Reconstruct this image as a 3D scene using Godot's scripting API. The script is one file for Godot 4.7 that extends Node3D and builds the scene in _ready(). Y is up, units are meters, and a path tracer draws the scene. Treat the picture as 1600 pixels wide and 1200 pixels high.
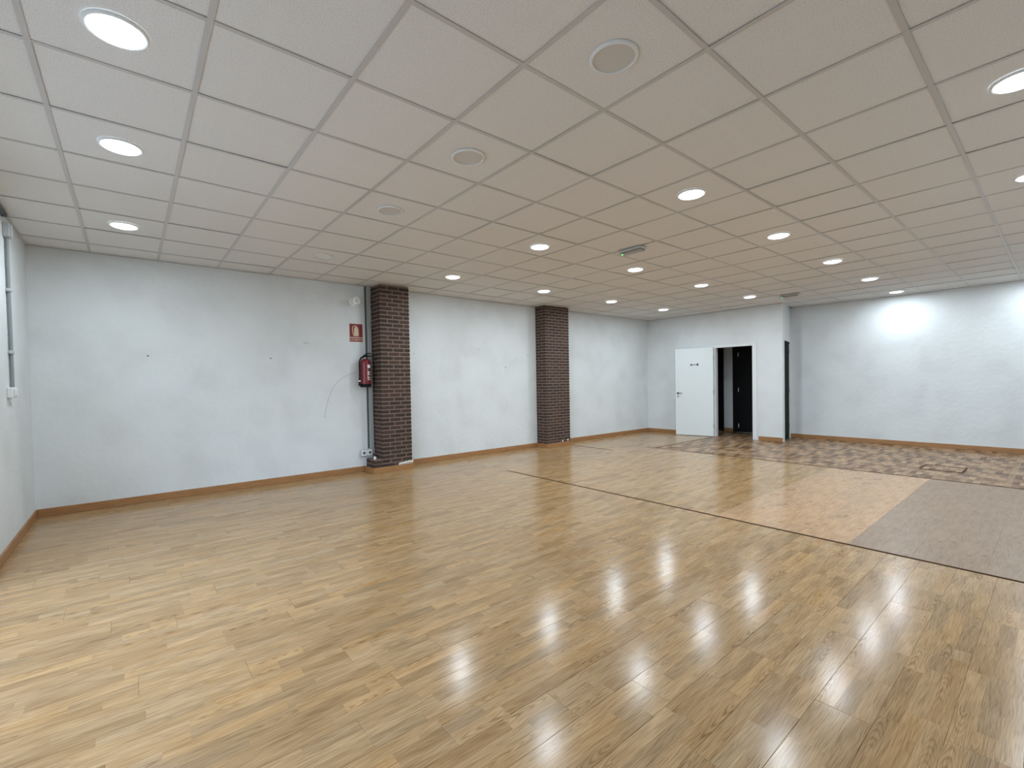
extends Node3D

# Empty commercial room: laminate floor, tiled ceiling with round downlights, white walls, two brick pillars.
# Camera stands 1.34 m above the floor at x = 0, z = 0; x runs along the pillar wall, -z towards it.
const T := 0.6                    # ceiling module
const OX := 0.50518
const OZ := -4.75649
const CEIL := 2.854
const XL := -0.8027               # left wall
const XD := 10.366                # wall with the door
const XR := 11.341                # right wall
const ZB := -6.871                # pillar wall
const ZC := -3.69                 # corner of the partition
const ZCR := -3.88
const ZF := 0.9                   # wall behind the camera

var rng := RandomNumberGenerator.new()
var names := {}
var M := {}

# ------------------------------------------------------------------ helpers
func numbered(n: String) -> String:
	if not names.has(n):
		names[n] = 0
		return n
	names[n] += 1
	return "%s_%03d" % [n, names[n]]

func thing(called: String, label: String, category: String, at := Vector3.ZERO, group := "") -> Node3D:
	var o := Node3D.new()
	o.name = numbered(called)
	o.position = at
	add_child(o)
	o.set_meta("label", label)
	o.set_meta("category", category)
	if group != "":
		o.set_meta("group", group)
	return o

func setting(called: String, label: String, at := Vector3.ZERO) -> Node3D:
	var o := Node3D.new()
	o.name = called
	o.position = at
	add_child(o)
	o.set_meta("kind", "structure")
	o.set_meta("label", label)
	return o

func part(called: String, mesh: Mesh, m: Material, parent: Node3D, at := Vector3.ZERO) -> MeshInstance3D:
	var o := MeshInstance3D.new()
	o.name = called
	o.mesh = mesh
	o.material_override = m
	o.position = at
	o.cast_shadow = GeometryInstance3D.SHADOW_CASTING_SETTING_ON
	parent.add_child(o, true)
	return o

func struct_mesh(called: String, mesh: Mesh, m: Material, label: String) -> MeshInstance3D:
	var o := part(called, mesh, m, self)
	o.set_meta("kind", "structure")
	o.set_meta("label", label)
	return o

func begin() -> SurfaceTool:
	var st := SurfaceTool.new()
	st.begin(Mesh.PRIMITIVE_TRIANGLES)
	return st

func tri(st: SurfaceTool, a: Vector3, b: Vector3, c: Vector3, n: Vector3, ua := Vector2.ZERO, ub := Vector2.ZERO, uc := Vector2.ZERO) -> void:
	st.set_normal(n)
	if (b - a).cross(c - a).dot(n) > 0.0:
		st.set_uv(ua); st.add_vertex(a)
		st.set_uv(uc); st.add_vertex(c)
		st.set_uv(ub); st.add_vertex(b)
	else:
		st.set_uv(ua); st.add_vertex(a)
		st.set_uv(ub); st.add_vertex(b)
		st.set_uv(uc); st.add_vertex(c)

func quad(st: SurfaceTool, a: Vector3, b: Vector3, c: Vector3, d: Vector3, n: Vector3, uv := []) -> void:
	if uv.is_empty():
		tri(st, a, b, c, n)
		tri(st, a, c, d, n)
	else:
		tri(st, a, b, c, n, uv[0], uv[1], uv[2])
		tri(st, a, c, d, n, uv[0], uv[2], uv[3])

# box from lo to hi with chamfered edges
func add_box(st: SurfaceTool, lo: Vector3, hi: Vector3, bev := 0.0) -> void:
	var c := (lo + hi) * 0.5
	var h := (hi - lo) * 0.5
	var b: float = minf(bev, minf(h.x, minf(h.y, h.z)) * 0.9)
	for ax in 3:
		var u := (ax + 1) % 3
		var v := (ax + 2) % 3
		for s in [-1.0, 1.0]:
			var n := Vector3.ZERO
			n[ax] = s
			var pts := []
			for k in [[-1, -1], [1, -1], [1, 1], [-1, 1]]:
				var p := Vector3.ZERO
				p[ax] = s * h[ax]
				p[u] = k[0] * (h[u] - b)
				p[v] = k[1] * (h[v] - b)
				pts.append(c + p)
			quad(st, pts[0], pts[1], pts[2], pts[3], n)
	if b <= 0.0:
		return
	for ax in 3:
		var u := (ax + 1) % 3
		var v := (ax + 2) % 3
		for su in [-1.0, 1.0]:
			for sv in [-1.0, 1.0]:
				var n := Vector3.ZERO
				n[u] = su
				n[v] = sv
				var pts := []
				for k in [[-1, 0], [1, 0], [1, 1], [-1, 1]]:
					var p := Vector3.ZERO
					p[ax] = k[0] * (h[ax] - b)
					p[u] = su * (h[u] - (b if k[1] == 1 else 0.0))
					p[v] = sv * (h[v] - (0.0 if k[1] == 1 else b))
					pts.append(c + p)
				quad(st, pts[0], pts[1], pts[2], pts[3], n.normalized())
	for sx in [-1.0, 1.0]:
		for sy in [-1.0, 1.0]:
			for sz in [-1.0, 1.0]:
				var s := Vector3(sx, sy, sz)
				tri(st, c + s * Vector3(h.x, h.y - b, h.z - b), c + s * Vector3(h.x - b, h.y, h.z - b), c + s * Vector3(h.x - b, h.y - b, h.z), s.normalized())

func box_mesh(lo: Vector3, hi: Vector3, bev := 0.0) -> ArrayMesh:
	var st := begin()
	add_box(st, lo, hi, bev)
	return st.commit()

# vertical prism over a convex or simple polygon (x, z)
func prism(pts: PackedVector2Array, y0: float, y1: float) -> ArrayMesh:
	var st := begin()
	var idx := Geometry2D.triangulate_polygon(pts)
	for k in range(0, idx.size(), 3):
		for s in [[y0, Vector3.DOWN], [y1, Vector3.UP]]:
			var q := []
			for j in 3:
				var p := pts[idx[k + j]]
				q.append(Vector3(p.x, s[0], p.y))
			tri(st, q[0], q[1], q[2], s[1])
	var area := 0.0
	for k in pts.size():
		area += pts[k].cross(pts[(k + 1) % pts.size()])
	for k in pts.size():
		var a := pts[k]
		var b := pts[(k + 1) % pts.size()]
		var e := (b - a).normalized()
		var n := Vector3(e.y, 0, -e.x) * (1.0 if area > 0 else -1.0)
		quad(st, Vector3(a.x, y0, a.y), Vector3(b.x, y0, b.y), Vector3(b.x, y1, b.y), Vector3(a.x, y1, a.y), n)
	return st.commit()

# profile of (radius, height) turned about an axis; xf places it
func add_lathe(st: SurfaceTool, prof: Array, seg := 24, xf := Transform3D.IDENTITY) -> void:
	for k in prof.size() - 1:
		var p: Vector2 = prof[k]
		var q: Vector2 = prof[k + 1]
		var d := (q - p).normalized()
		var nr := d.y
		var ny := -d.x
		for i in seg:
			var a0 := TAU * i / seg
			var a1 := TAU * (i + 1) / seg
			var c0 := Vector3(cos(a0), 0, sin(a0))
			var c1 := Vector3(cos(a1), 0, sin(a1))
			var v := [c0 * p.x + Vector3.UP * p.y, c1 * p.x + Vector3.UP * p.y, c1 * q.x + Vector3.UP * q.y, c0 * q.x + Vector3.UP * q.y]
			var n := [c0 * nr + Vector3.UP * ny, c1 * nr + Vector3.UP * ny]
			smooth_quad(st, xf, v, [n[0], n[1], n[1], n[0]])

func smooth_quad(st: SurfaceTool, xf: Transform3D, v: Array, n: Array) -> void:
	for t in [[0, 1, 2], [0, 2, 3]]:
		var a: Vector3 = v[t[0]]
		var b: Vector3 = v[t[1]]
		var c: Vector3 = v[t[2]]
		var cr := (b - a).cross(c - a)
		if cr.length() < 1e-12:
			continue
		var order := [t[0], t[1], t[2]]
		if cr.dot(n[t[0]] + n[t[1]] + n[t[2]]) > 0.0:
			order = [t[0], t[2], t[1]]
		for i in order:
			st.set_normal((xf.basis * n[i]).normalized())
			st.set_uv(Vector2.ZERO)
			st.add_vertex(xf * v[i])

func lathe(prof: Array, seg := 24, xf := Transform3D.IDENTITY) -> ArrayMesh:
	var st := begin()
	add_lathe(st, prof, seg, xf)
	return st.commit()

func add_tube(st: SurfaceTool, pts: Array, r: float, seg := 10) -> void:
	var rings := []
	var side := Vector3.ZERO
	for k in pts.size():
		var d: Vector3 = (pts[mini(k + 1, pts.size() - 1)] - pts[maxi(k - 1, 0)]).normalized()
		if side == Vector3.ZERO:
			side = d.cross(Vector3.UP if absf(d.y) < 0.9 else Vector3.RIGHT).normalized()
		side = (side - d * side.dot(d)).normalized()
		var up := d.cross(side)
		var ring := []
		for i in seg:
			ring.append(side * cos(TAU * i / seg) + up * sin(TAU * i / seg))
		rings.append(ring)
	for k in pts.size() - 1:
		for i in seg:
			var j := (i + 1) % seg
			smooth_quad(st, Transform3D.IDENTITY, [pts[k] + rings[k][i] * r, pts[k] + rings[k][j] * r, pts[k + 1] + rings[k + 1][j] * r, pts[k + 1] + rings[k + 1][i] * r], [rings[k][i], rings[k][j], rings[k + 1][j], rings[k + 1][i]])
	for e in [0, pts.size() - 1]:
		var d: Vector3 = (pts[0] - pts[1]).normalized() if e == 0 else (pts[e] - pts[e - 1]).normalized()
		for i in seg:
			tri(st, pts[e], pts[e] + rings[e][i] * r, pts[e] + rings[e][(i + 1) % seg] * r, d)

func tube(pts: Array, r: float, seg := 10) -> ArrayMesh:
	var st := begin()
	add_tube(st, pts, r, seg)
	return st.commit()

func bend(pts: Array, steps := 8) -> Array:
	var out := []
	for k in pts.size() - 1:
		var p0: Vector3 = pts[maxi(k - 1, 0)]
		var p3: Vector3 = pts[mini(k + 2, pts.size() - 1)]
		for i in steps:
			out.append((pts[k] as Vector3).cubic_interpolate(pts[k + 1], p0, p3, float(i) / steps))
	out.append(pts[-1])
	return out

func lump(size: Vector3, seed_: int) -> ArrayMesh:
	var nz := FastNoiseLite.new()
	nz.seed = seed_
	nz.frequency = 1.1
	var st := begin()
	var at := func(i: int, j: int) -> Vector3:
		var a := TAU * i / 12.0
		var b := PI * j / 7.0
		var d := Vector3(sin(b) * cos(a), cos(b), sin(b) * sin(a))
		return d * size * (1.0 + 0.45 * nz.get_noise_3dv(d))
	for i in 12:
		for j in 7:
			var v := [at.call(i, j), at.call(i + 1, j), at.call(i + 1, j + 1), at.call(i, j + 1)]
			var c: Vector3 = (v[0] + v[1] + v[2] + v[3]) * 0.25
			smooth_quad(st, Transform3D.IDENTITY, v, [c, c, c, c])
	return st.commit()

func mat(c: Color, rough := 0.6, metal := 0.0, spec := 0.5) -> StandardMaterial3D:
	var m := StandardMaterial3D.new()
	m.albedo_color = c
	m.roughness = rough
	m.metallic = metal
	m.metallic_specular = spec
	return m

func rgb(r: float, g: float, b: float) -> Color:
	return Color(r / 255.0, g / 255.0, b / 255.0)

func noise_tex(freq: float, seed_: int, ramp: Array, size := 512, octaves := 4, kind := FastNoiseLite.TYPE_SIMPLEX_SMOOTH) -> NoiseTexture2D:
	var nz := FastNoiseLite.new()
	nz.noise_type = kind
	nz.seed = seed_
	nz.frequency = freq
	nz.fractal_octaves = octaves
	var t := NoiseTexture2D.new()
	t.width = size
	t.height = size
	t.seamless = true
	t.noise = nz
	if not ramp.is_empty():
		var g := Gradient.new()
		g.offsets = PackedFloat32Array()
		g.colors = PackedColorArray()
		var off := PackedFloat32Array()
		var col := PackedColorArray()
		for r in ramp:
			off.append(r[0])
			col.append(r[1])
		g.offsets = off
		g.colors = col
		t.color_ramp = g
	return t

# ------------------------------------------------------------------ laminate print
const AW := 1024
const ROWH := 128
const ROWS := 16
# rows 0-9 honey oak three-strip, 10-12 contrasting short-strip, 13-14 pale knotty plank, 15 greyish plank
func laminate_atlas() -> ImageTexture:
	var data := PackedByteArray()
	data.resize(AW * ROWH * ROWS * 3)
	var fine := FastNoiseLite.new()
	fine.seed = 11
	fine.frequency = 1.0
	fine.fractal_octaves = 2
	var broad := FastNoiseLite.new()
	broad.seed = 5
	broad.frequency = 1.0
	broad.fractal_octaves = 2
	var r := RandomNumberGenerator.new()
	r.seed = 77
	for row in ROWS:
		var kind := 0 if row < 10 else (1 if row < 13 else (2 if row < 15 else 3))
		var strips := 3 if kind < 2 else 1
		var knots := []
		if kind >= 2:
			for k in 4:
				knots.append([r.randf_range(40, 980), r.randf_range(20, 108), r.randf_range(5, 11)])
		for s in strips:
			var y0 := int(round(float(ROWH) * s / strips))
			var y1 := int(round(float(ROWH) * (s + 1) / strips))
			var x := -int(r.randf_range(0, 240))
			while x < AW:
				var length := int(r.randf_range(250, 420)) if kind == 0 else (int(r.randf_range(130, 230)) if kind == 1 else 4000)
				var tone := r.randfn(0.0, 1.0)
				var warm := r.randfn(0.0, 1.0)
				var cathedral := kind == 0 and r.randf() < 0.26
				var yc := r.randf_range(0.1, 0.9)
				var xc := r.randf_range(0.0, 1.0) * length + x
				var tight := r.randf_range(0.018, 0.034)
				var sx := r.randf_range(0, 999)
				var contrast := r.randf_range(0.6, 1.3)
				var base := Vector3(167, 136, 97)
				var amp := 6.5
				if kind == 1:
					base = Vector3(137, 110, 84)
					amp = 23.0
					warm = 0.0
					tone = clampf(tone, -1.1, 1.3)
				elif kind == 2:
					base = Vector3(186, 152, 117)
					amp = 4.0
				elif kind == 3:
					base = Vector3(145, 125, 106)
					amp = 4.0
				tone = clampf(tone, -1.6, 1.5)
				base += Vector3(1, 0.93, 0.8) * tone * amp + Vector3(1.6, 0, -1.8) * warm
				for yy in range(y0, y1):
					var fy := float(yy - y0) / (y1 - y0)
					for xx in range(maxi(x, 0), mini(x + length, AW)):
						var w := broad.get_noise_2d(xx * 0.0035 + sx, yy * 0.022 + sx)
						var f := fine.get_noise_2d(xx * 0.0065 + sx, yy * 0.42)
						var g := f * 23.0 + w * 12.0
						if kind < 2:
							var sn2 := sin((fy * 24.0 + w * 8.0) * 1.1)
							g += minf(sn2 + 0.2, 0.0) * 10.0 * contrast
						if cathedral and absf(xx - xc) < 170.0:
							var dy := (fy - yc) * 42.0
							var ring := (xx - xc) * tight * 4.5 - dy * dy * 0.06 + w * 4.0
							var sn := sin(ring) * 0.5 - 0.5
							g += sn * sn * -24.0 * contrast * exp(-dy * dy * 0.004) * smoothstep(170.0, 90.0, absf(xx - xc)) + 3.0
						if f < -0.36:
							g -= 12.0
						for kn in knots:
							var kx: float = (xx - kn[0]) / (kn[2] * 2.4)
							var ky: float = (yy - kn[1]) / kn[2]
							var kd := kx * kx + ky * ky
							if kd < 6.0:
								g -= 34.0 * exp(-kd * 0.9) * (0.8 + 0.4 * w)
						if kind == 3:
							g *= 0.75
						var o := ((row * ROWH + yy) * AW + xx) * 3
						data[o] = clampi(int(base.x + g), 0, 255)
						data[o + 1] = clampi(int(base.y + g * 0.95), 0, 255)
						data[o + 2] = clampi(int(base.z + g * 0.82), 0, 255)
				x += length
	var img := Image.create_from_data(AW, ROWH * ROWS, false, Image.FORMAT_RGB8, data)
	return ImageTexture.create_from_image(img)

const BL := 1.29
const BW := 0.19
# a board centred on x = 0, z = 0, top face at y = 0, print taken from one row of the atlas
func board_mesh(row: int, u0: float, length: float, width: float) -> ArrayMesh:
	var st := begin()
	var c := 0.0011 if row < 13 else 0.0003
	var hx := length * 0.5 - 0.0002
	var hz := width * 0.5 - 0.0002
	var va := (row * ROWH + 0.8) / float(ROWH * ROWS)
	var vb := va + (ROWH - 1.6) / float(ROWH * ROWS) * minf(1.0, width / BW)
	var ua := clampf(u0, 0.001, 0.999)
	var ub := clampf(u0 + length / BL, 0.001, 0.999)
	var top := [Vector3(-hx + c, 0, -hz + c), Vector3(hx - c, 0, -hz + c), Vector3(hx - c, 0, hz - c), Vector3(-hx + c, 0, hz - c)]
	var rim := [Vector3(-hx, -c, -hz), Vector3(hx, -c, -hz), Vector3(hx, -c, hz), Vector3(-hx, -c, hz)]
	var low := [Vector3(-hx, -0.008, -hz), Vector3(hx, -0.008, -hz), Vector3(hx, -0.008, hz), Vector3(-hx, -0.008, hz)]
	var uv := [Vector2(ua, va), Vector2(ub, va), Vector2(ub, vb), Vector2(ua, vb)]
	quad(st, top[0], top[1], top[2], top[3], Vector3.UP, uv)
	var nn := [Vector3(0, 0, -1), Vector3(1, 0, 0), Vector3(0, 0, 1), Vector3(-1, 0, 0)]
	for k in 4:
		var j := (k + 1) % 4
		quad(st, top[k], top[j], rim[j], rim[k], (nn[k] + Vector3.UP).normalized(), [uv[k], uv[j], uv[j], uv[k]])
		quad(st, rim[k], rim[j], low[j], low[k], nn[k], [uv[k], uv[j], uv[j], uv[k]])
	return st.commit()

var board_meshes := {}
var boards := []                  # [mesh, material, position, turned, distance]
func lay(x0: float, x1: float, z0: float, z1: float, zline: float, width: float, first: int, count: int, m: Material, seed_: int) -> void:
	var r := RandomNumberGenerator.new()
	r.seed = seed_
	var k := int(floor((z0 - zline) / width + 1e-4))
	while zline + k * width < z1 - 0.004:
		var za := maxf(zline + k * width, z0)
		var zb := minf(zline + (k + 1) * width, z1)
		var x := x0 - r.randf_range(0.05, 0.95) * BL
		if k == 0 and x0 < 0.0:
			x = 2.16 - 3.0 * BL
		while x < x1 - 0.004:
			var xa := maxf(x, x0)
			var xb := minf(x + BL, x1)
			var row := first + r.randi() % count
			var turned := r.randf() < 0.5
			if xb - xa > 0.004 and zb - za > 0.004:
				var u0 := (xa - x) / BL
				if turned:
					u0 = 1.0 - (xb - x) / BL
				var key := "%d %.3f %.3f %.3f" % [row, u0, xb - xa, zb - za]
				if not board_meshes.has(key):
					board_meshes[key] = board_mesh(row, u0, xb - xa, zb - za)
				var at := Vector3((xa + xb) * 0.5, 0, (za + zb) * 0.5)
				boards.append([board_meshes[key], m, at, turned])
			x += BL
		k += 1

# ------------------------------------------------------------------ scene
func _ready() -> void:
	rng.seed = 4
	camera_and_light()
	materials()
	build_shell()
	build_floor()
	build_ceiling()
	build_doors()
	build_lamps()
	build_pillars()
	build_wall_things()
	build_small_things()

func camera_and_light() -> void:
	var cam := Camera3D.new()
	cam.name = "camera"
	cam.projection = Camera3D.PROJECTION_FRUSTUM
	cam.near = 0.05
	cam.far = 200.0
	var f := 716.571
	cam.size = 1200.0 / f * cam.near
	cam.frustum_offset = Vector2(800.0 - 792.8814, 611.9397 - 600.0) / f * cam.near
	cam.position = Vector3(0, 1.3398, 0)
	cam.rotation = Vector3(-0.0210184, -0.6881986, -0.0179537)
	add_child(cam)
	cam.current = true

	var sky_m := ProceduralSkyMaterial.new()
	sky_m.sky_top_color = rgb(172, 190, 216)
	sky_m.sky_horizon_color = rgb(205, 222, 238)
	sky_m.ground_horizon_color = rgb(170, 175, 178)
	sky_m.ground_bottom_color = rgb(120, 122, 124)
	sky_m.energy_multiplier = 9.0
	var sky := Sky.new()
	sky.sky_material = sky_m
	var env := Environment.new()
	env.background_mode = Environment.BG_SKY
	env.sky = sky
	env.tonemap_mode = Environment.TONE_MAPPER_LINEAR
	env.tonemap_exposure = 1.0
	env.sdfgi_enabled = true
	env.ssao_enabled = true
	env.ssil_enabled = true
	var we := WorldEnvironment.new()
	we.name = "environment"
	we.environment = env
	add_child(we)

const LAMP_ENERGY := 1.6
const LAMP_COLOR := Color(0.91, 0.96, 1.0)

func materials() -> void:
	var wall := mat(Color(1, 1, 1), 0.75, 0.0, 0.3)
	wall.albedo_texture = noise_tex(0.006, 3, [[0.0, rgb(212, 216, 217)], [0.5, rgb(220, 225, 226)], [1.0, rgb(224, 229, 230)]], 512, 5)
	wall.uv1_triplanar = true
	wall.uv1_world_triplanar = true
	wall.uv1_scale = Vector3(0.35, 0.35, 0.35)
	var rough_tex := noise_tex(0.05, 8, [], 512, 4)
	rough_tex.as_normal_map = true
	rough_tex.bump_strength = 2.0
	wall.normal_enabled = true
	wall.normal_texture = rough_tex
	wall.normal_scale = 0.15
	M.wall = wall
	var tile := mat(Color(1, 1, 1), 0.9, 0.0, 0.2)
	tile.albedo_texture = noise_tex(0.24, 21, [[0.0, rgb(188, 186, 184)], [0.42, rgb(228, 227, 225)], [1.0, rgb(237, 236, 234)]], 512, 3)
	tile.uv1_triplanar = true
	tile.uv1_world_triplanar = true
	tile.uv1_scale = Vector3(1.1, 1.1, 1.1)
	M.tile = tile
	M.tee = mat(rgb(198, 196, 194), 0.38, 0.0, 0.5)
	M.dark_gap = mat(rgb(40, 38, 36), 0.9)
	var lam := mat(Color(1, 1, 1), 0.185, 0.0, 0.34)
	lam.albedo_texture = laminate_atlas()
	M.laminate = lam
	var matte := mat(Color(1, 1, 1), 0.34, 0.0, 0.3)
	matte.albedo_texture = lam.albedo_texture
	M.laminate_matte = matte
	var far := mat(Color(1, 1, 1), 0.24, 0.0, 0.15)
	far.albedo_texture = lam.albedo_texture
	M.laminate_far = far
	var skirt := mat(Color(1, 1, 1), 0.45)
	skirt.albedo_texture = noise_tex(0.02, 31, [[0.0, rgb(146, 103, 62)], [1.0, rgb(176, 130, 84)]], 256, 4)
	skirt.uv1_triplanar = true
	skirt.uv1_world_triplanar = true
	skirt.uv1_scale = Vector3(0.8, 14.0, 0.8)
	M.skirt = skirt
	M.strip = mat(rgb(70, 52, 38), 0.85, 0.0, 0.1)
	M.sub = mat(rgb(60, 48, 38), 0.9)
	M.white = mat(rgb(228, 231, 231), 0.4)
	M.bright = mat(rgb(243, 245, 245), 0.35)
	M.door = mat(rgb(225, 232, 233), 0.45)
	M.dark_door = mat(rgb(32, 41, 38), 0.8, 0.0, 0.2)
	M.steel = mat(rgb(180, 182, 184), 0.3, 0.9)
	M.black = mat(rgb(20, 20, 21), 0.6, 0.0, 0.3)
	M.mark = mat(rgb(70, 72, 74), 0.8)
	M.shadow_and_scuff = mat(rgb(194, 198, 198), 0.8)  # grey shared by the painted hose shadow and the small scuff
	M.grey_plastic = mat(rgb(186, 191, 192), 0.5)
	M.dark_plastic = mat(rgb(74, 82, 84), 0.55)
	M.alu = mat(rgb(190, 192, 194), 0.35, 0.8)
	var glass := mat(Color(0.86, 0.93, 0.94, 0.10), 0.02)
	glass.transparency = BaseMaterial3D.TRANSPARENCY_ALPHA
	M.glass = glass
	M.pave = mat(rgb(150, 148, 144), 0.9)
	var glow := mat(Color(1, 1, 1), 0.4)
	glow.emission_enabled = true
	glow.emission = LAMP_COLOR
	glow.emission_energy_multiplier = 6.0
	M.glow = glow
	var led := mat(rgb(120, 220, 140), 0.4)
	led.emission_enabled = true
	led.emission = rgb(90, 255, 130)
	led.emission_energy_multiplier = 2.0
	M.led = led

func build_shell() -> void:
	var yt := 3.05
	# left wall with the shop window opening nearer the camera
	var wz0 := -4.75
	var wz1 := -0.55
	var st := begin()
	add_box(st, Vector3(XL - 0.2, -0.1, ZB - 0.2), Vector3(XL, yt, wz0))
	add_box(st, Vector3(XL - 0.2, -0.1, wz1), Vector3(XL, yt, ZF + 0.2))
	add_box(st, Vector3(XL - 0.2, 2.42, wz0), Vector3(XL, yt, wz1))
	add_box(st, Vector3(XL - 0.2, -0.1, wz0), Vector3(XL, 0.06, wz1))
	struct_mesh("wall_left", st.commit(), M.wall, "white plaster wall at the left edge beside the grey conduit")
	var wb := struct_mesh("wall_back", box_mesh(Vector3(XL, -0.1, ZB - 0.2), Vector3(XD + 1.5, yt, ZB)), M.wall, "long white plaster wall behind the two brick pillars")
	for h in [[0.172, 1.724, 0.009], [1.489, 1.719, 0.009], [3.66, 1.834, 0.007], [5.615, 1.623, 0.010], [5.0, 1.95, 0.007], [6.2, 1.87, 0.009]]:
		part("nail_hole", lathe([Vector2(0, 0.0015), Vector2(h[2], 0.0012), Vector2(h[2], 0)], 8, Transform3D(Basis(Vector3.RIGHT, PI / 2), Vector3.ZERO)), M.mark, wb, Vector3(h[0], h[1], ZB))
	# grey arc painted as the extinguisher hose shadow, then a short faint scuff
	part("shadow_and_scuff_mark", ribbon([Vector3(2.68, 1.53, 0), Vector3(2.5, 1.47, 0), Vector3(2.34, 1.33, 0), Vector3(2.24, 1.12, 0), Vector3(2.18, 0.86, 0)], 0.012), M.shadow_and_scuff, wb, Vector3(0, 0, ZB + 0.0008))
	part("shadow_and_scuff_mark", ribbon([Vector3(1.91, 1.95, 0), Vector3(1.95, 1.945, 0), Vector3(1.985, 1.955, 0)], 0.022), M.shadow_and_scuff, wb, Vector3(0, 0, ZB + 0.0008))
	# wall with the open door, pierced for it
	st = begin()
	add_box(st, Vector3(XD, -0.1, ZB), Vector3(XD + 0.1, yt, -5.12))
	add_box(st, Vector3(XD, -0.1, -4.24), Vector3(XD + 0.1, yt, ZC))
	add_box(st, Vector3(XD, 2.07, -5.12), Vector3(XD + 0.1, yt, -4.24))
	struct_mesh("wall_door", st.commit(), M.wall, "white partition wall around the open door at the far end")
	# side of the partition, with the dark door in it (front face runs from the corner to the right wall)
	var a := Vector2(XD + 0.1, ZC)
	var b := Vector2(XR + 0.02, ZCR)
	var a2 := a.lerp(b, 0.02)
	var b2 := a.lerp(b, 0.86)
	var bk := Vector2(0, -0.1)
	st = begin()
	st.append_from(prism(PackedVector2Array([a, a2, a2 + bk, a + bk]), -0.1, 2.1), 0, Transform3D.IDENTITY)
	st.append_from(prism(PackedVector2Array([b2, b, b + bk, b2 + bk]), -0.1, 2.1), 0, Transform3D.IDENTITY)
	st.append_from(prism(PackedVector2Array([a, b, b + bk, a + bk]), 2.1, yt), 0, Transform3D.IDENTITY)
	struct_mesh("wall_side", st.commit(), M.wall, "narrow white partition end around the dark door")
	struct_mesh("wall_right", box_mesh(Vector3(XR, -0.1, ZCR - 0.1), Vector3(XR + 0.2, yt, ZF + 0.2)), M.wall, "bare white wall at the far right under a downlight")
	struct_mesh("wall_front", box_mesh(Vector3(XL, -0.1, ZF), Vector3(XR, yt, ZF + 0.2)), M.wall, "white wall behind the camera")
	# corridor behind the door
	st = begin()
	add_box(st, Vector3(11.62, -0.1, ZB), Vector3(11.72, yt, -4.02))
	add_box(st, Vector3(XD + 0.1, 2.5, ZB), Vector3(11.62, 2.6, -4.02))
	add_box(st, Vector3(XD + 0.1, -0.1, -4.12), Vector3(11.62, yt, -4.02))
	struct_mesh("wall_corridor", st.commit(), M.wall, "grey shaded wall of the small corridor behind the open door")
	# window in the left wall
	var w := setting("window_1", "aluminium shop window in the left wall", Vector3(XL - 0.1, 0, 0))
	st = begin()
	add_box(st, Vector3(-0.03, 0.06, wz0), Vector3(0.03, 0.12, wz1), 0.004)
	add_box(st, Vector3(-0.03, 2.36, wz0), Vector3(0.03, 2.42, wz1), 0.004)
	var cuts := [wz0 + 0.03, wz0 + 1.43, wz0 + 2.8, wz1 - 0.03]
	for z in cuts:
		add_box(st, Vector3(-0.03, 0.12, z - 0.03), Vector3(0.03, 2.36, z + 0.03), 0.004)
	part("window_frame", st.commit(), M.alu, w)
	for k in 3:
		part("pane", box_mesh(Vector3(-0.004, 0.12, cuts[k] + 0.03), Vector3(0.004, 2.36, cuts[k + 1] - 0.03)), M.glass, w)
	struct_mesh("pavement", box_mesh(Vector3(-30, -0.25, -25), Vector3(XL - 0.2, -0.1, 20)), M.pave, "grey pavement outside the shop window")
	# skirting boards
	var h := 0.085
	struct_mesh("baseboard_left", box_mesh(Vector3(XL, 0, ZB), Vector3(XL + 0.014, h, wz0), 0.003), M.skirt, "brown wooden skirting board at the foot of the left wall")
	st = begin()
	for s in [[XL + 0.014, 2.775], [3.445, 6.40], [7.115, XD]]:
		add_box(st, Vector3(s[0], 0, ZB), Vector3(s[1], h, ZB + 0.014), 0.003)
	struct_mesh("baseboard_back", st.commit(), M.skirt, "brown wooden skirting boards at the foot of the pillar wall")
	st = begin()
	add_box(st, Vector3(XD - 0.014, 0, ZB + 0.014), Vector3(XD, h, -5.2), 0.003)
	add_box(st, Vector3(XD - 0.014, 0, -4.16), Vector3(XD, h, ZC), 0.003)
	struct_mesh("baseboard_door", st.commit(), M.skirt, "reddish wooden skirting boards beside the open door")
	struct_mesh("baseboard_right", box_mesh(Vector3(XR - 0.014, 0, ZCR), Vector3(XR, h, ZF), 0.003), M.skirt, "brown wooden skirting board at the foot of the right wall")
	struct_mesh("baseboard_corridor", box_mesh(Vector3(11.606, 0, -5.52), Vector3(11.62, h, -5.27), 0.003), M.skirt, "brown skirting board inside the dark corridor")

func ribbon(pts: Array, width: float) -> ArrayMesh:
	var p := bend(pts, 8)
	var st := begin()
	for k in p.size() - 1:
		var d: Vector3 = (p[k + 1] - p[k]).normalized()
		var s := Vector3(-d.y, d.x, 0) * width * 0.5
		quad(st, p[k] + s, p[k + 1] + s, p[k + 1] - s, p[k] - s, Vector3.BACK)
	return st.commit()

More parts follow.
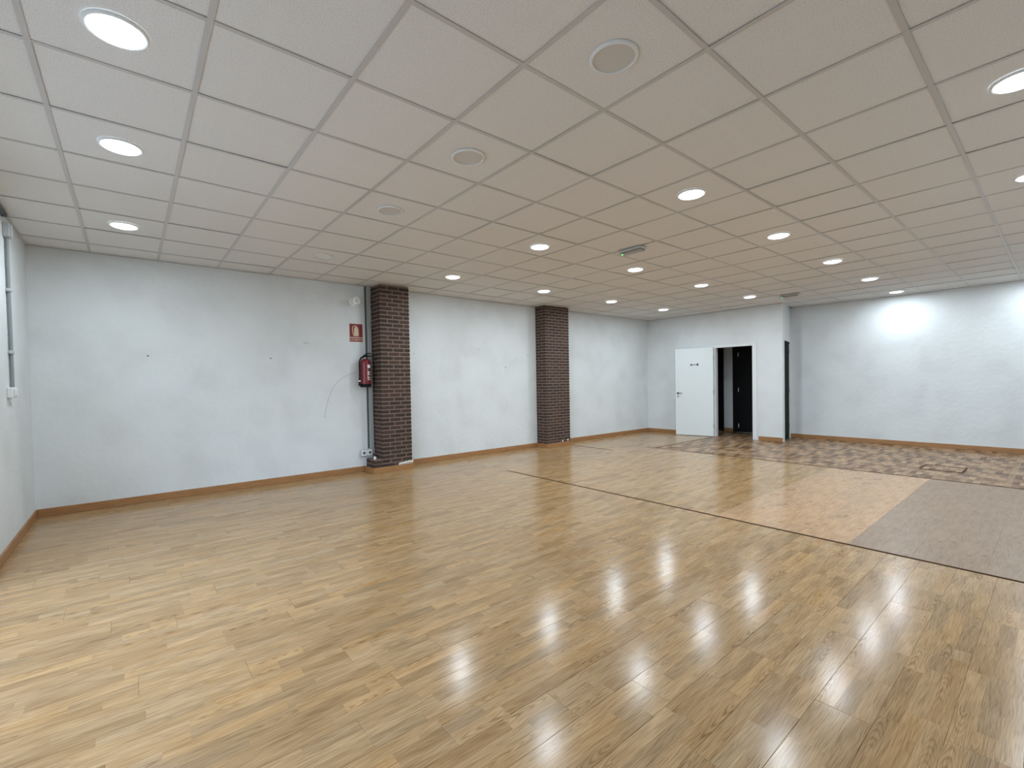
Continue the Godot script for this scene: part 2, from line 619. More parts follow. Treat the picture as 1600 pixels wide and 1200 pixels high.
func build_floor() -> void:
	var fl := struct_mesh("floor", box_mesh(Vector3(XL - 0.1, -0.1, ZB - 0.1), Vector3(11.7, -0.008, ZF + 0.1)), M.sub, "glossy oak laminate floor of narrow strips")
	var zl := -0.653
	var xs := 4.372
	var xe := 7.905
	var ze := -5.10
	lay(XL, xs, ZB, ZF, zl, BW, 0, 10, M.laminate, 1)
	lay(xs, 10.366, ZB, ze, zl, BW, 0, 10, M.laminate, 2)
	lay(xs, xe, ze, -2.173, zl, BW, 0, 10, M.laminate, 3)
	lay(xs, xe, -2.173, -1.093, -2.173, 0.18, 13, 2, M.laminate, 4)
	lay(xs, xe, -1.093, ZF, -1.093, BW, 15, 1, M.laminate_matte, 5)
	lay(xe, XR, ze, ZF, zl, BW, 10, 3, M.laminate_far, 6)
	lay(10.366, 11.62, ZB, ze, zl, BW, 10, 3, M.laminate_far, 7)
	# the 300 that show largest are single boards, the rest one part
	var eye := Vector3(0, 1.34, 0)
	var dir := Vector3(sin(0.688), 0, -cos(0.688))
	for b in boards:
		var v: Vector3 = b[2] - eye
		var ang := absf(dir.signed_angle_to(Vector3(v.x, 0, v.z).normalized(), Vector3.UP))
		b.append(v.length() + (100.0 if ang > 0.95 or Vector2(v.x, v.z).length() < 1.45 else 0.0))
	boards.sort_custom(func(p, q): return p[4] < q[4])
	var rest := {}
	for i in boards.size():
		var b: Array = boards[i]
		if i < 298:
			var o := part("floor_board", b[0], b[1], fl, b[2])
			if b[3]:
				o.rotation.y = PI
		else:
			if not rest.has(b[1]):
				rest[b[1]] = begin()
			rest[b[1]].append_from(b[0], 0, Transform3D(Basis(Vector3.UP, PI if b[3] else 0.0), b[2]))
	for m in rest:
		var o := part("floor_boards", rest[m].commit(), m, fl)
		o.set_meta("kind", "stuff")
	# joint strips between the laid areas
	var k := 1
	for s in [[xs, -5.34, xs, ZF, "long dark joint strip crossing the laminate floor in the middle"], [xe, -5.28, xe, ZF, "far dark joint strip before the darker short-strip floor"], [7.09, -6.52, 7.09, -5.5, "short dark joint strip on the floor beside the second pillar"], [xe, ze, 10.2, ze, "dark joint strip running towards the open door"]]:
		var along := Vector3(s[2] - s[0], 0, s[3] - s[1])
		var st := begin()
		var L := along.length()
		# low rounded moulding
		var prof := [Vector2(-0.016, 0.0), Vector2(-0.012, 0.0022), Vector2(-0.004, 0.0036), Vector2(0.004, 0.0036), Vector2(0.012, 0.0022), Vector2(0.016, 0.0)]
		for j in prof.size() - 1:
			var p: Vector2 = prof[j]
			var q: Vector2 = prof[j + 1]
			var n := Vector3(-(q.y - p.y), q.x - p.x, 0).normalized()
			quad(st, Vector3(p.x, p.y, 0), Vector3(q.x, q.y, 0), Vector3(q.x, q.y, L), Vector3(p.x, p.y, L), n)
		for e in [0.0, L]:
			for j in range(1, prof.size() - 2):
				tri(st, Vector3(prof[0].x, prof[0].y, e), Vector3(prof[j].x, prof[j].y, e), Vector3(prof[j + 1].x, prof[j + 1].y, e), Vector3(0, 0, -1.0 if e == 0.0 else 1.0))
		var o := struct_mesh("trim_%d" % k, st.commit(), M.strip, s[4])
		o.position = Vector3(s[0], 0.0001, s[1])
		o.rotation.y = atan2(along.x, along.z)
		k += 1

func build_ceiling() -> void:
	var ce := struct_mesh("ceiling", box_mesh(Vector3(XL - 0.2, 3.05, ZB - 0.2), Vector3(11.72, 3.15, ZF + 0.2)), M.white, "suspended ceiling of square mineral tiles in a white grid")
	var full := box_mesh(Vector3(-0.294, 0, -0.294), Vector3(0.294, 0.014, 0.294))
	var r := RandomNumberGenerator.new()
	r.seed = 9
	var zx := func(v: float) -> float: return -(v - OZ) * T
	var ux := func(u: float) -> float: return (u - OX) * T
	var cells := []
	for v in range(-7, 7):
		var z1: float = zx.call(v)
		var z0: float = zx.call(v + 1)
		for u in range(-1, 20):
			var x0: float = ux.call(u)
			var x1: float = ux.call(u + 1)
			if z0 >= ZC - 0.12:
				cells.append([x0, minf(x1, XR), z0, minf(z1, ZF)])
			elif z1 <= ZC:
				cells.append([x0, minf(x1, XD), maxf(z0, ZB), z1])
			else:
				cells.append([x0, minf(x1, XD), z0, z1])
				cells.append([maxf(x0, XD), minf(x1, XR), ZC - 0.1, z1])
	for c in cells:
		var xa: float = maxf(c[0], XL)
		if c[1] - xa < 0.02 or c[3] - c[2] < 0.02:
			continue
		var at := Vector3((xa + c[1]) * 0.5, CEIL + 0.0028 + r.randf() * 0.002, (c[2] + c[3]) * 0.5)
		var o: MeshInstance3D
		if absf(c[1] - xa - T) < 0.001 and absf(c[3] - c[2] - T) < 0.001:
			o = part("ceiling_tile", full, M.tile, ce, at)
			o.rotation = Vector3(r.randfn(0, 0.0025), 0, r.randfn(0, 0.0025))
		else:
			o = part("ceiling_tile", box_mesh(Vector3(-(c[1] - xa) * 0.5 + 0.004, 0, -(c[3] - c[2]) * 0.5 + 0.004), Vector3((c[1] - xa) * 0.5 - 0.004, 0.014, (c[3] - c[2]) * 0.5 - 0.004)), M.tile, ce, at)
	# tees: long runners away from the camera, short cross tees between them
	for u in range(0, 20):
		var x: float = ux.call(u)
		var zfar := ZB if x < XD else ZC - 0.08
		part("main_runner", box_mesh(Vector3(-0.012, -0.0005, zfar), Vector3(0.012, 0.001, ZF)), M.tee, ce, Vector3(x, CEIL, 0))
	var cross := box_mesh(Vector3(-0.288, -0.0003, -0.012), Vector3(0.288, 0.001, 0.012))
	for v in range(-6, 7):
		for u in range(-1, 20):
			var x0: float = maxf(ux.call(u), XL)
			var lim := XR if zx.call(v) > ZC else XD
			var x1: float = minf(ux.call(u + 1), lim)
			if x1 - x0 < 0.03:
				continue
			if absf(x1 - x0 - T) < 0.001:
				part("cross_tee", cross, M.tee, ce, Vector3((x0 + x1) * 0.5, CEIL, zx.call(v)))
			else:
				part("cross_tee", box_mesh(Vector3(x0 + 0.012, -0.0003, -0.012), Vector3(x1 - 0.012, 0.001, 0.012)), M.tee, ce, Vector3(0, CEIL, zx.call(v)))
	# wall angles
	for s in [[XL, ZB, XL + 0.022, ZF], [XL, ZB, XD, ZB + 0.022], [XD - 0.022, ZB, XD, ZC], [XR - 0.022, ZCR, XR, ZF]]:
		part("wall_angle", box_mesh(Vector3(s[0], CEIL - 0.0012, s[1]), Vector3(s[2], CEIL - 0.0002, s[3])), M.tee, ce)

func build_doors() -> void:
	# open white door with its casing
	var d := setting("door_1", "open white door leaf folded back beside its white casing", Vector3(XD, 0, -4.68))
	var st := begin()
	for s in [-1.0, 1.0]:
		add_box(st, Vector3(-0.016, 0, s * 0.445 - 0.045), Vector3(0.0, 2.085, s * 0.445 + 0.045), 0.004)
		add_box(st, Vector3(0.0, 0, s * 0.424 - 0.016), Vector3(0.11, 2.05, s * 0.424 + 0.016), 0.002)
	add_box(st, Vector3(-0.016, 2.03, -0.40), Vector3(0.0, 2.085, 0.40), 0.004)
	add_box(st, Vector3(0.0, 2.035, -0.408), Vector3(0.11, 2.065, 0.408), 0.002)
	part("casing", st.commit(), M.white, d)
	var leaf := part("leaf", box_mesh(Vector3(0, 0.008, -0.86), Vector3(0.04, 2.05, 0), 0.003), M.door, d, Vector3(-0.075, 0, -0.425))
	leaf.rotation.y = 0.2
	# lever handle, rose and key plate on the face towards the room
	st = begin()
	var rx := Transform3D(Basis(Vector3.FORWARD, -PI / 2), Vector3.ZERO)
	add_lathe(st, [Vector2(0.0, -0.006), Vector2(0.026, -0.006), Vector2(0.026, 0.0)], 18, Transform3D(Basis(Vector3.BACK, -PI / 2), Vector3(0, 1.0, -0.8)))
	add_tube(st, bend([Vector3(-0.004, 1.0, -0.8), Vector3(-0.045, 1.0, -0.8), Vector3(-0.055, 1.0, -0.78), Vector3(-0.055, 1.0, -0.69)]), 0.009, 10)
	var hd := part("handle", st.commit(), M.dark_plastic, leaf)
	hd.set_meta("label", "steel lever handle")
	part("key_plate", lathe([Vector2(0.0, 0.004), Vector2(0.02, 0.004), Vector2(0.022, 0.0)], 16, Transform3D(Basis(Vector3.BACK, PI / 2), Vector3(0, 0.92, -0.8))), M.steel, leaf)
	var pl := part("name_plate", box_mesh(Vector3(-0.004, 1.63, -0.52), Vector3(0.0, 1.70, -0.30), 0.001), M.door, leaf)
	pl.set_meta("label", "small plate with dark print")
	st = begin()
	add_box(st, Vector3(-0.0052, 1.646, -0.505), Vector3(-0.004, 1.682, -0.46))
	add_box(st, Vector3(-0.0052, 1.655, -0.45), Vector3(-0.004, 1.673, -0.375))
	add_box(st, Vector3(-0.0052, 1.64, -0.365), Vector3(-0.004, 1.692, -0.322))
	part("print", st.commit(), M.mark, pl)
	for y in [0.25, 1.03, 1.82]:
		part("hinge", tube([Vector3(-0.004, y - 0.045, 0.004), Vector3(-0.004, y + 0.045, 0.004)], 0.008, 10), M.steel, leaf)
	# dark door in the end of the partition
	var a := Vector3(XD + 0.1, 0, ZC)
	var b := Vector3(XR + 0.02, 0, ZCR)
	var e := (b - a)
	var dd := setting("door_2", "narrow dark green door in the end of the partition", a + e * 0.02)
	dd.rotation.y = -atan2(e.z, e.x)
	var w := e.length() * 0.84
	var lf := part("leaf", box_mesh(Vector3(0.03, 0.006, -0.05), Vector3(w - 0.04, 2.07, -0.012), 0.003), M.dark_door, dd)
	st = begin()
	add_box(st, Vector3(0.0, 0, -0.1), Vector3(0.03, 2.1, 0.004), 0.002)
	add_box(st, Vector3(0.03, 2.07, -0.1), Vector3(w - 0.04, 2.1, 0.004), 0.002)
	part("casing", st.commit(), M.dark_door, dd)
	part("casing", box_mesh(Vector3(w - 0.04, 0, -0.1), Vector3(w, 2.1, 0.012), 0.002), M.white, dd)
	for y in [0.28, 1.04, 1.90]:
		part("hinge", tube([Vector3(w - 0.05, y - 0.045, -0.004), Vector3(w - 0.05, y + 0.045, -0.004)], 0.009, 10), M.steel, lf)
	# two dark doors at the end of the corridor
	var d3 := setting("door_3", "dark door with three hinges inside the corridor, right of the grey wall strip", Vector3(11.62, 0, -5.26))
	part("casing", frame_mesh(0.0, 1.1, 2.12, 0.07), M.black, d3)
	var l3 := part("leaf", box_mesh(Vector3(-0.024, 0.006, 0.072), Vector3(-0.002, 2.048, 1.028), 0.002), M.black, d3)
	for y in [0.16, 1.046, 1.914]:
		part("hinge", tube([Vector3(-0.03, y - 0.05, 0.14), Vector3(-0.03, y + 0.05, 0.14)], 0.011, 10), M.grey_plastic, l3)
	var d4 := setting("door_4", "dark door inside the corridor, left of the grey wall strip", Vector3(11.62, 0, -6.4))
	part("casing", frame_mesh(0.0, 0.91, 2.12, 0.07), M.black, d4)
	part("leaf", box_mesh(Vector3(-0.024, 0.006, 0.072), Vector3(-0.002, 2.048, 0.838), 0.002), M.black, d4)

func frame_mesh(z0: float, z1: float, h: float, w: float) -> ArrayMesh:
	var st := begin()
	add_box(st, Vector3(-0.03, 0, z0), Vector3(-0.001, h, z0 + w), 0.003)
	add_box(st, Vector3(-0.03, 0, z1 - w), Vector3(-0.001, h, z1), 0.003)
	add_box(st, Vector3(-0.03, h - w, z0 + w), Vector3(-0.001, h, z1 - w), 0.003)
	return st.commit()

func build_lamps() -> void:
	var ring := lathe([Vector2(0.098, -0.002), Vector2(0.098, -0.010), Vector2(0.104, -0.012), Vector2(0.112, -0.008), Vector2(0.114, 0.0)], 40)
	var disc := lathe([Vector2(0.099, -0.006), Vector2(0.092, -0.014), Vector2(0.075, -0.020), Vector2(0.045, -0.024), Vector2(0.0, -0.025)], 40)
	var grille := lathe([Vector2(0.098, -0.003), Vector2(0.06, -0.003), Vector2(0.0, -0.003)], 40)
	var ordinal := ["first", "second", "third", "fourth", "fifth"]
	var rows := [
		[4.5, [0.5, 6.5, 9.5, 12.5, 15.5], "in the row next to the pillar wall"],
		[1.5, [0.5, 6.5, 9.5, 12.5, 15.5], "in the second row from the pillar wall"],
		[-1.5, [6.5, 9.5, 12.5, 15.5, 18.5], "in the third row from the pillar wall"],
		[-4.5, [6.5, 9.5, 12.5, 15.5, 18.5], "in the row at the right picture edge"],
		[-0.5, [0.5], ""]]
	for row in rows:
		for i in row[1].size():
			var label: String = "lit round white downlight, %s from left %s" % [ordinal[i], row[2]]
			if row[2] == "":
				label = "large lit round downlight in the top left corner of the picture"
			var t := thing("downlight", label, "ceiling light", Vector3((row[1][i] - OX) * T, CEIL + 0.002, -(row[0] - OZ) * T), "lit ceiling downlights")
			part("trim_ring", ring, M.white, t)
			part("diffuser", disc, M.glow, t)
			var l := AreaLight3D.new()
			l.name = "lamp_light"
			l.area_size = Vector2(0.1, 0.1)
			l.area_normalize_energy = true
			l.light_energy = LAMP_ENERGY
			l.light_color = LAMP_COLOR
			l.shadow_enabled = true
			l.area_range = 30.0
			l.area_attenuation = 2.0
			l.position = Vector3(0, -0.027, 0)
			l.rotation.x = -PI / 2
			t.add_child(l)
	var off_m := mat(rgb(208, 205, 200), 0.5)
	var vs := [[-2.5, "nearest the camera"], [-0.5, "second nearest the camera"], [1.5, "third from the camera"], [4.5, "farthest, close to the first pillar"]]
	for v in vs:
		var t := thing("unlit_downlight", "unlit grey round fitting in a white ring, " + v[1], "ceiling light", Vector3((3.5 - OX) * T, CEIL + 0.002, -(v[0] - OZ) * T), "unlit ceiling fittings")
		part("trim_ring", ring, M.white, t)
		part("diffuser", grille, off_m if v[0] < 4.0 else M.white, t)
	# emergency light boxes
	for s in [[8.05, 0.55, "flat emergency light box with a green lamp above the middle of the room"], [16.15, 0.6, "small far emergency light box near the partition corner"]]:
		var t := thing("emergency_light", s[2], "emergency light", Vector3((s[0] - OX) * T, CEIL - 0.0012, -(s[1] - OZ) * T), "emergency light boxes")
		part("housing", box_mesh(Vector3(-0.06, -0.028, -0.15), Vector3(0.06, 0, 0.15), 0.006), M.grey_plastic, t)
		part("diffuser", box_mesh(Vector3(-0.05, -0.048, -0.14), Vector3(0.05, -0.028, 0.14), 0.012), mat(rgb(160, 154, 150), 0.3), t)
		part("green_lamp", lathe([Vector2(0.0, -0.012), Vector2(0.008, -0.009), Vector2(0.011, 0.0)], 12, Transform3D(Basis.IDENTITY, Vector3(-0.035, -0.046, -0.115))), M.led, t)

func build_pillars() -> void:
	var bricks := []
	for c in [rgb(66, 50, 41), rgb(60, 45, 38), rgb(72, 53, 44), rgb(56, 43, 37)]:
		var m := mat(Color(1, 1, 1), 0.85)
		var lo: Color = c * 0.82
		var hi: Color = c * 1.15
		lo.a = 1.0
		hi.a = 1.0
		m.albedo_texture = noise_tex(0.06, int(c.r * 900), [[0.0, lo], [1.0, hi]], 128, 3)
		m.uv1_triplanar = true
		m.uv1_world_triplanar = true
		m.uv1_scale = Vector3(3, 3, 3)
		bricks.append(m)
	var mortar := mat(rgb(132, 112, 100), 0.95)
	pillar(2.93, 3.42, -6.56, 0.0628, [[0.128, 0.318], [0.21, 0.392]], bricks, mortar, "dark brown brick pillar beside the fire extinguisher, nearer one", true)
	pillar(6.415, 7.10, -6.585, 0.0585, [[0.11, 0.30, 0.49], [0.20, 0.39, 0.585]], bricks, mortar, "dark brown brick pillar farther along the wall, nearer the door", false)

func pillar(x0: float, x1: float, zf: float, course: float, joints: Array, bricks: Array, mortar: Material, label: String, plinth: bool) -> void:
	var t := thing("brick_pillar", label, "pillar", Vector3(x0, 0, zf))
	var W := x1 - x0
	var Dp := zf - ZB
	var r := RandomNumberGenerator.new()
	r.seed = int(x0 * 10)
	var j := 0.017
	var top := CEIL - 0.003
	part("mortar_core", box_mesh(Vector3(0.006, 0, -Dp + 0.001), Vector3(W - 0.006, top, -0.006)), mortar, t)
	var n := int(ceil(top / course))
	var cache := {}
	var put := func(lo: Vector3, hi: Vector3) -> void:
		var size := hi - lo
		var key := str(size.snapped(Vector3.ONE * 0.001))
		if not cache.has(key):
			cache[key] = box_mesh(-size * 0.5, size * 0.5, 0.003)
		part("brick", cache[key], bricks[r.randi() % bricks.size()], t, (lo + hi) * 0.5 + Vector3(0, 0, r.randf_range(-0.0015, 0.0015)))
	for k in n:
		var ya := k * course + j
		var yb := minf((k + 1) * course, top)
		if yb - ya < 0.012:
			continue
		var js: Array = joints[k % 2]
		var cd := 0.2 if k % 2 == 0 else 0.1      # how far the corner brick reaches back
		var xs := [0.0] + js + [W]
		for i in xs.size() - 1:
			var xa: float = xs[i] + (0.0 if i == 0 else j * 0.5)
			var xb: float = xs[i + 1] - (0.0 if i == xs.size() - 2 else j * 0.5)
			var depth := 0.09
			if i == 0:
				depth = cd
			elif i == xs.size() - 2:
				depth = 0.3 - cd
			put.call(Vector3(xa, ya, -depth), Vector3(xb, yb, 0))
		put.call(Vector3(0, ya, -Dp + 0.004), Vector3(0.09, yb, -cd - j))
	# skirting round the foot
	var px0 := -0.145 if plinth else -0.004
	if plinth:
		part("plinth_core", box_mesh(Vector3(-0.128, 0, -Dp + 0.002), Vector3(0.005, 0.2, -0.008)), mortar, t)
		for k in 3:
			var ya := 0.012 + k * 0.0635
			var yb := ya + 0.0515
			var cut := -0.135 if k % 2 == 0 else -0.2
			part("brick", box_mesh(Vector3(-0.134, ya, cut), Vector3(-0.006, yb, 0.0), 0.004), bricks[k % 4], t)
			part("brick", box_mesh(Vector3(-0.134, ya, -Dp + 0.006), Vector3(-0.006, yb, cut - j), 0.004), bricks[(k + 1) % 4], t)
	var sk := 0.014
	part("skirting", box_mesh(Vector3(px0 - sk, 0, 0.001), Vector3(W + sk + 0.006, 0.085, 0.001 + sk), 0.003), M.skirt, t)
	part("skirting", box_mesh(Vector3(px0 - sk, 0, -Dp + 0.002), Vector3(px0, 0.085, 0.0), 0.003), M.skirt, t)
	part("skirting", box_mesh(Vector3(W + 0.006, 0, -Dp + 0.002), Vector3(W + sk + 0.006, 0.085, 0.0), 0.003), M.skirt, t)

func build_wall_things() -> void:
	# trunking and cable beside the first pillar
	var t := thing("cable_trunking", "grey vertical cable trunking running down the wall beside the nearer pillar", "trunking", Vector3(2.882, 0, ZB))
	part("channel", box_mesh(Vector3(-0.034, 0.35, 0.0), Vector3(0.034, CEIL - 0.004, 0.03), 0.003), mat(rgb(166, 172, 173), 0.5), t)
	part("cable", tube([Vector3(-0.05, 0.35, 0.011), Vector3(-0.05, CEIL - 0.004, 0.011)], 0.0105, 10), M.dark_plastic, t)
	for y in [2.74, 2.48, 1.2, 0.7]:
		part("clip", box_mesh(Vector3(0.026, y - 0.008, 0.03), Vector3(0.04, y + 0.008, 0.036), 0.002), M.white, t)
	# socket block
	t = thing("double_socket", "white double power socket at the foot of the grey trunking", "socket", Vector3(2.79, 0.288, ZB))
	part("back_box", box_mesh(Vector3(-0.095, -0.055, 0), Vector3(0.095, 0.055, 0.045), 0.006), M.grey_plastic, t)
	for s in [-0.046, 0.046]:
		var p := part("socket_plate", box_mesh(Vector3(s - 0.04, -0.04, 0.045), Vector3(s + 0.04, 0.045, 0.052), 0.003), M.white, t)
		part("socket_well", lathe([Vector2(0.021, 0.0545), Vector2(0.019, 0.0525), Vector2(0.0, 0.0525)], 20, Transform3D(Basis(Vector3.RIGHT, PI / 2), Vector3(s, 0.003, 0))), M.dark_plastic, p)
	# fire extinguisher
	t = thing("fire_extinguisher", "red fire extinguisher with black hose hanging beside the nearer brick pillar", "extinguisher", Vector3(2.772, 1.30, ZB + 0.1))
	var red := mat(rgb(116, 26, 34), 0.3)
	part("cylinder", lathe([Vector2(0.078, 0.04), Vector2(0.078, 0.36), Vector2(0.074, 0.385), Vector2(0.06, 0.41), Vector2(0.036, 0.428), Vector2(0.024, 0.432), Vector2(0.0, 0.432)], 32), red, t)
	part("foot_ring", lathe([Vector2(0.0, 0.0), Vector2(0.074, 0.0), Vector2(0.081, 0.006), Vector2(0.081, 0.048), Vector2(0.078, 0.05)], 32), M.black, t)
	part("valve", lathe([Vector2(0.02, 0.43), Vector2(0.02, 0.452), Vector2(0.014, 0.456), Vector2(0.014, 0.472), Vector2(0.0, 0.472)], 16), M.steel, t)
	var st := begin()
	add_tube(st, bend([Vector3(-0.02, 0.462, 0), Vector3(0.02, 0.468, 0.02), Vector3(0.05, 0.475, 0.05), Vector3(0.075, 0.468, 0.075)]), 0.009, 8)
	add_tube(st, bend([Vector3(-0.02, 0.476, 0), Vector3(0.015, 0.5, 0.015), Vector3(0.045, 0.512, 0.045), Vector3(0.065, 0.508, 0.07)]), 0.009, 8)
	add_box(st, Vector3(-0.026, 0.45, -0.016), Vector3(0.018, 0.49, 0.016), 0.004)
	part("lever", st.commit(), M.black, t)
	part("hose", tube(bend([Vector3(-0.015, 0.458, 0.0), Vector3(-0.06, 0.45, 0.01), Vector3(-0.094, 0.38, 0.015), Vector3(-0.096, 0.24, 0.015), Vector3(-0.097, 0.14, 0.015)]), 0.0105, 10), M.black, t)
	part("nozzle", lathe([Vector2(0.0, 0.02), Vector2(0.018, 0.02), Vector2(0.013, 0.085), Vector2(0.011, 0.14), Vector2(0.0, 0.14)], 14, Transform3D(Basis.IDENTITY, Vector3(-0.1, 0.0, 0.015))), M.black, t)
	part("nozzle_ring", lathe([Vector2(0.0125, 0.084), Vector2(0.016, 0.084), Vector2(0.016, 0.104), Vector2(0.0125, 0.104)], 14, Transform3D(Basis.IDENTITY, Vector3(-0.1, 0.0, 0.015))), M.white, t)
	part("wall_bracket", box_mesh(Vector3(-0.025, 0.36, -0.098), Vector3(0.025, 0.45, -0.02), 0.003), M.steel, t)
	var lab := part("paper_label", curved_patch(0.0786, 0.11, 0.34, 0.1, 1.5), M.white, t)
	lab.set_meta("label", "white printed label")
	var reds := begin()
	for s in [[0.30, 0.335, 0.15, 0.7], [0.235, 0.29, 0.15, 0.45], [0.235, 0.29, 0.55, 1.45], [0.20, 0.225, 0.2, 1.3], [0.15, 0.19, 0.15, 0.6], [0.15, 0.19, 0.75, 1.4], [0.118, 0.14, 0.2, 1.4]]:
		reds.append_from(curved_patch(0.0789, s[0], s[1], s[2], s[3]), 0, Transform3D.IDENTITY)
	part("label_print", reds.commit(), mat(rgb(96, 40, 42), 0.5), lab)
	# extinguisher sign
	t = thing("extinguisher_sign", "red and cream extinguisher sign on the wall above the fire extinguisher", "sign", Vector3(2.682, 2.13, ZB))
	var cream := mat(rgb(216, 190, 160), 0.5)
	part("sign_board", box_mesh(Vector3(-0.107, -0.142, 0), Vector3(0.107, 0.142, 0.003)), mat(rgb(214, 196, 186), 0.5), t)
	st = begin()
	add_box(st, Vector3(-0.099, -0.066, 0.003), Vector3(0.099, 0.134, 0.0038))
	add_box(st, Vector3(-0.099, -0.134, 0.003), Vector3(0.099, -0.078, 0.0038))
	part("red_field", st.commit(), mat(rgb(122, 24, 22), 0.5), t)
	st = begin()
	st.append_from(flat_shape([Vector2(-0.028, -0.05), Vector2(0.036, -0.05), Vector2(0.04, -0.04), Vector2(0.038, 0.055), Vector2(0.028, 0.078), Vector2(0.016, 0.088), Vector2(0.014, 0.104), Vector2(-0.006, 0.108), Vector2(-0.008, 0.088), Vector2(-0.022, 0.078), Vector2(-0.032, 0.055), Vector2(-0.034, -0.04)], 0.0045), 0, Transform3D.IDENTITY)
	var hose := bend([Vector3(-0.005, 0.10, 0.0042), Vector3(-0.04, 0.098, 0.0042), Vector3(-0.055, 0.06, 0.0042), Vector3(-0.05, 0.0, 0.0042), Vector3(-0.036, -0.045, 0.0042)], 6)
	for k in hose.size() - 1:
		var dv: Vector3 = (hose[k + 1] - hose[k]).normalized()
		var sd := Vector3(-dv.y, dv.x, 0) * 0.005
		quad(st, hose[k] + sd, hose[k + 1] + sd, hose[k + 1] - sd, hose[k] - sd, Vector3.BACK)
	part("pictogram", st.commit(), cream, t)
	var tm := TextMesh.new()
	tm.text = "EXTINTOR"
	var fnt := SystemFont.new()
	fnt.font_names = PackedStringArray(["Droid Sans"])
	fnt.font_weight = 700
	tm.font = fnt
	tm.font_size = 32
	tm.pixel_size = 0.0012
	tm.depth = 0.001
	part("lettering", tm, cream, t, Vector3(0, -0.106, 0.0045))
	# round white wall spotlight above the sign
	t = thing("wall_spot", "round white cylindrical wall fitting above the red sign", "wall fitting", Vector3(2.64, 2.59, ZB))
	var out := Transform3D(Basis(Vector3.RIGHT, PI / 2), Vector3.ZERO)
	part("wall_base", lathe([Vector2(0.055, 0.0), Vector2(0.055, 0.01), Vector2(0.03, 0.02), Vector2(0.0, 0.02)], 28, out), M.bright, t)
	part("barrel", lathe([Vector2(0.036, 0.018), Vector2(0.038, 0.11), Vector2(0.05, 0.125), Vector2(0.054, 0.135), Vector2(0.054, 0.165), Vector2(0.048, 0.172), Vector2(0.038, 0.172)], 28, out), M.bright, t)
	part("lens", lathe([Vector2(0.038, 0.172), Vector2(0.034, 0.166), Vector2(0.0, 0.164)], 28, out), mat(rgb(196, 200, 202), 0.25), t)

func curved_patch(r: float, y0: float, y1: float, a0: float, a1: float) -> ArrayMesh:
	var st := begin()
	var n := 12
	for i in n:
		var p := lerpf(a0, a1, float(i) / n)
		var q := lerpf(a0, a1, float(i + 1) / n)
		var c0 := Vector3(cos(p), 0, sin(p))
		var c1 := Vector3(cos(q), 0, sin(q))
		smooth_quad(st, Transform3D.IDENTITY, [c0 * r + Vector3.UP * y0, c1 * r + Vector3.UP * y0, c1 * r + Vector3.UP * y1, c0 * r + Vector3.UP * y1], [c0, c1, c1, c0])
	return st.commit()

func flat_shape(pts: Array, z: float) -> ArrayMesh:
	var st := begin()
	var p := PackedVector2Array(pts)
	var idx := Geometry2D.triangulate_polygon(p)
	for k in range(0, idx.size(), 3):
		tri(st, Vector3(p[idx[k]].x, p[idx[k]].y, z), Vector3(p[idx[k + 1]].x, p[idx[k + 1]].y, z), Vector3(p[idx[k + 2]].x, p[idx[k + 2]].y, z), Vector3.BACK)
	return st.commit()

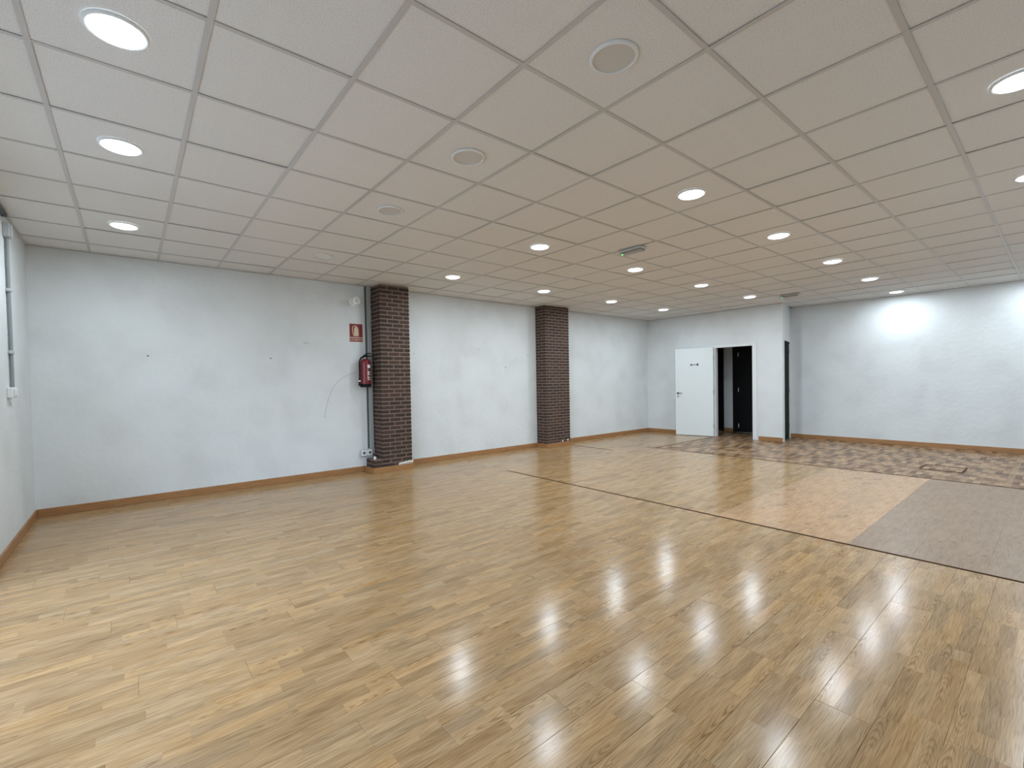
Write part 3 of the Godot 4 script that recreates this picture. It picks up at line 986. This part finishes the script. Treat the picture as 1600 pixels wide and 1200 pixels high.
func build_small_things() -> void:
	# left wall: conduit down from the ceiling, boxes
	var t := thing("wall_conduit", "thin grey conduit running down the left wall at the picture edge", "conduit", Vector3(XL, 0, -5.80))
	part("pipe", tube([Vector3(0.016, 1.37, 0), Vector3(0.016, 2.66, 0)], 0.013, 12), mat(rgb(136, 144, 144), 0.5), t)
	for y in [2.21, 1.674]:
		part("clip", box_mesh(Vector3(0, y - 0.014, -0.03), Vector3(0.033, y + 0.014, 0.03), 0.003), M.grey_plastic, t)
	t = thing("junction_box", "greenish grey junction box at the top of the left wall conduit", "junction box", Vector3(XL, 2.72, -5.79))
	part("box", box_mesh(Vector3(0, -0.06, -0.055), Vector3(0.045, 0.06, 0.055), 0.005), M.grey_plastic, t)
	part("lid", box_mesh(Vector3(0.045, -0.052, -0.047), Vector3(0.052, 0.052, 0.047), 0.003), M.grey_plastic, t)
	t = thing("switch_box", "white switch box at the lower end of the left wall conduit", "switch", Vector3(XL, 1.325, -5.74))
	part("box", box_mesh(Vector3(0, -0.045, -0.09), Vector3(0.04, 0.045, 0.09), 0.006), M.white, t)
	for z in [-0.043, 0.043]:
		part("rocker", box_mesh(Vector3(0.04, -0.03, z - 0.03), Vector3(0.048, 0.03, z + 0.03), 0.003), M.white, t)
	t = thing("ceiling_conduit", "dark conduit along the top of the left wall at the picture edge", "conduit", Vector3(XL, CEIL - 0.04, 0))
	part("pipe", box_mesh(Vector3(0.0, 0.004, -5.73), Vector3(0.035, 0.035, -4.9), 0.004), M.dark_plastic, t)
	# plug on the plinth
	t = thing("white_plug", "small white plug on a short black cable lying on the pillar plinth", "plug", Vector3(2.845, 0.2, -6.66))
	part("plug_body", lathe([Vector2(0.0, 0.0), Vector2(0.017, 0.0), Vector2(0.021, 0.004), Vector2(0.021, 0.034), Vector2(0.014, 0.044), Vector2(0.0, 0.044)], 18), M.white, t)
	part("cable", tube(bend([Vector3(0.0, 0.046, 0.0), Vector3(0.005, 0.075, -0.03), Vector3(0.012, 0.08, -0.07), Vector3(0.025, 0.05, -0.11), Vector3(0.03, 0.008, -0.13)]), 0.006, 8), M.black, t)
	# white plaster crumbs along the first pillar's skirting, putty bits on the second
	var plaster := mat(rgb(226, 222, 212), 0.9)
	t = thing("plaster_residue", "ragged white plaster residue on the skirting at the nearer pillar's right foot", "plaster", Vector3(3.22, 0.085, -6.552))
	for k in 7:
		part("lump", lump(Vector3(0.026 + 0.012 * (k % 3), 0.018 + 0.004 * (k % 2) + k * 0.0015, 0.009), 40 + k), plaster, t, Vector3(-0.02 + k * 0.035, 0.012 + k * 0.002, 0))
	var bits := [Vector3(6.86, 0.10, -6.578), Vector3(7.02, 0.108, -6.578)]
	var bl := ["left", "right"]
	for k in 2:
		t = thing("putty_bit", "small pale putty bit on the farther pillar's skirting, %s one" % bl[k], "putty", bits[k])
		part("lump", lump(Vector3(0.016, 0.026, 0.01), 60 + k), plaster, t)
	# hatch in the far floor
	t = thing("floor_hatch", "flush rectangular floor hatch with a dark rim in the far short-strip floor", "floor hatch", Vector3(8.88, 0.0002, -1.09))
	var st := begin()
	for s in [[-0.245, -0.226, 0.245, -0.206], [-0.245, 0.206, 0.245, 0.226], [-0.245, -0.206, -0.2, 0.206], [0.2, -0.206, 0.245, 0.206]]:
		add_box(st, Vector3(s[0], 0, s[1]), Vector3(s[2], 0.002, s[3]))
	part("rim", st.commit(), M.strip, t)
	for k in 2:
		part("lid_board", board_mesh(10 + k, 0.2 + 0.3 * k, 0.398, 0.205), M.laminate_far, t, Vector3(0.0, 0.0014, -0.1028 + k * 0.2056))
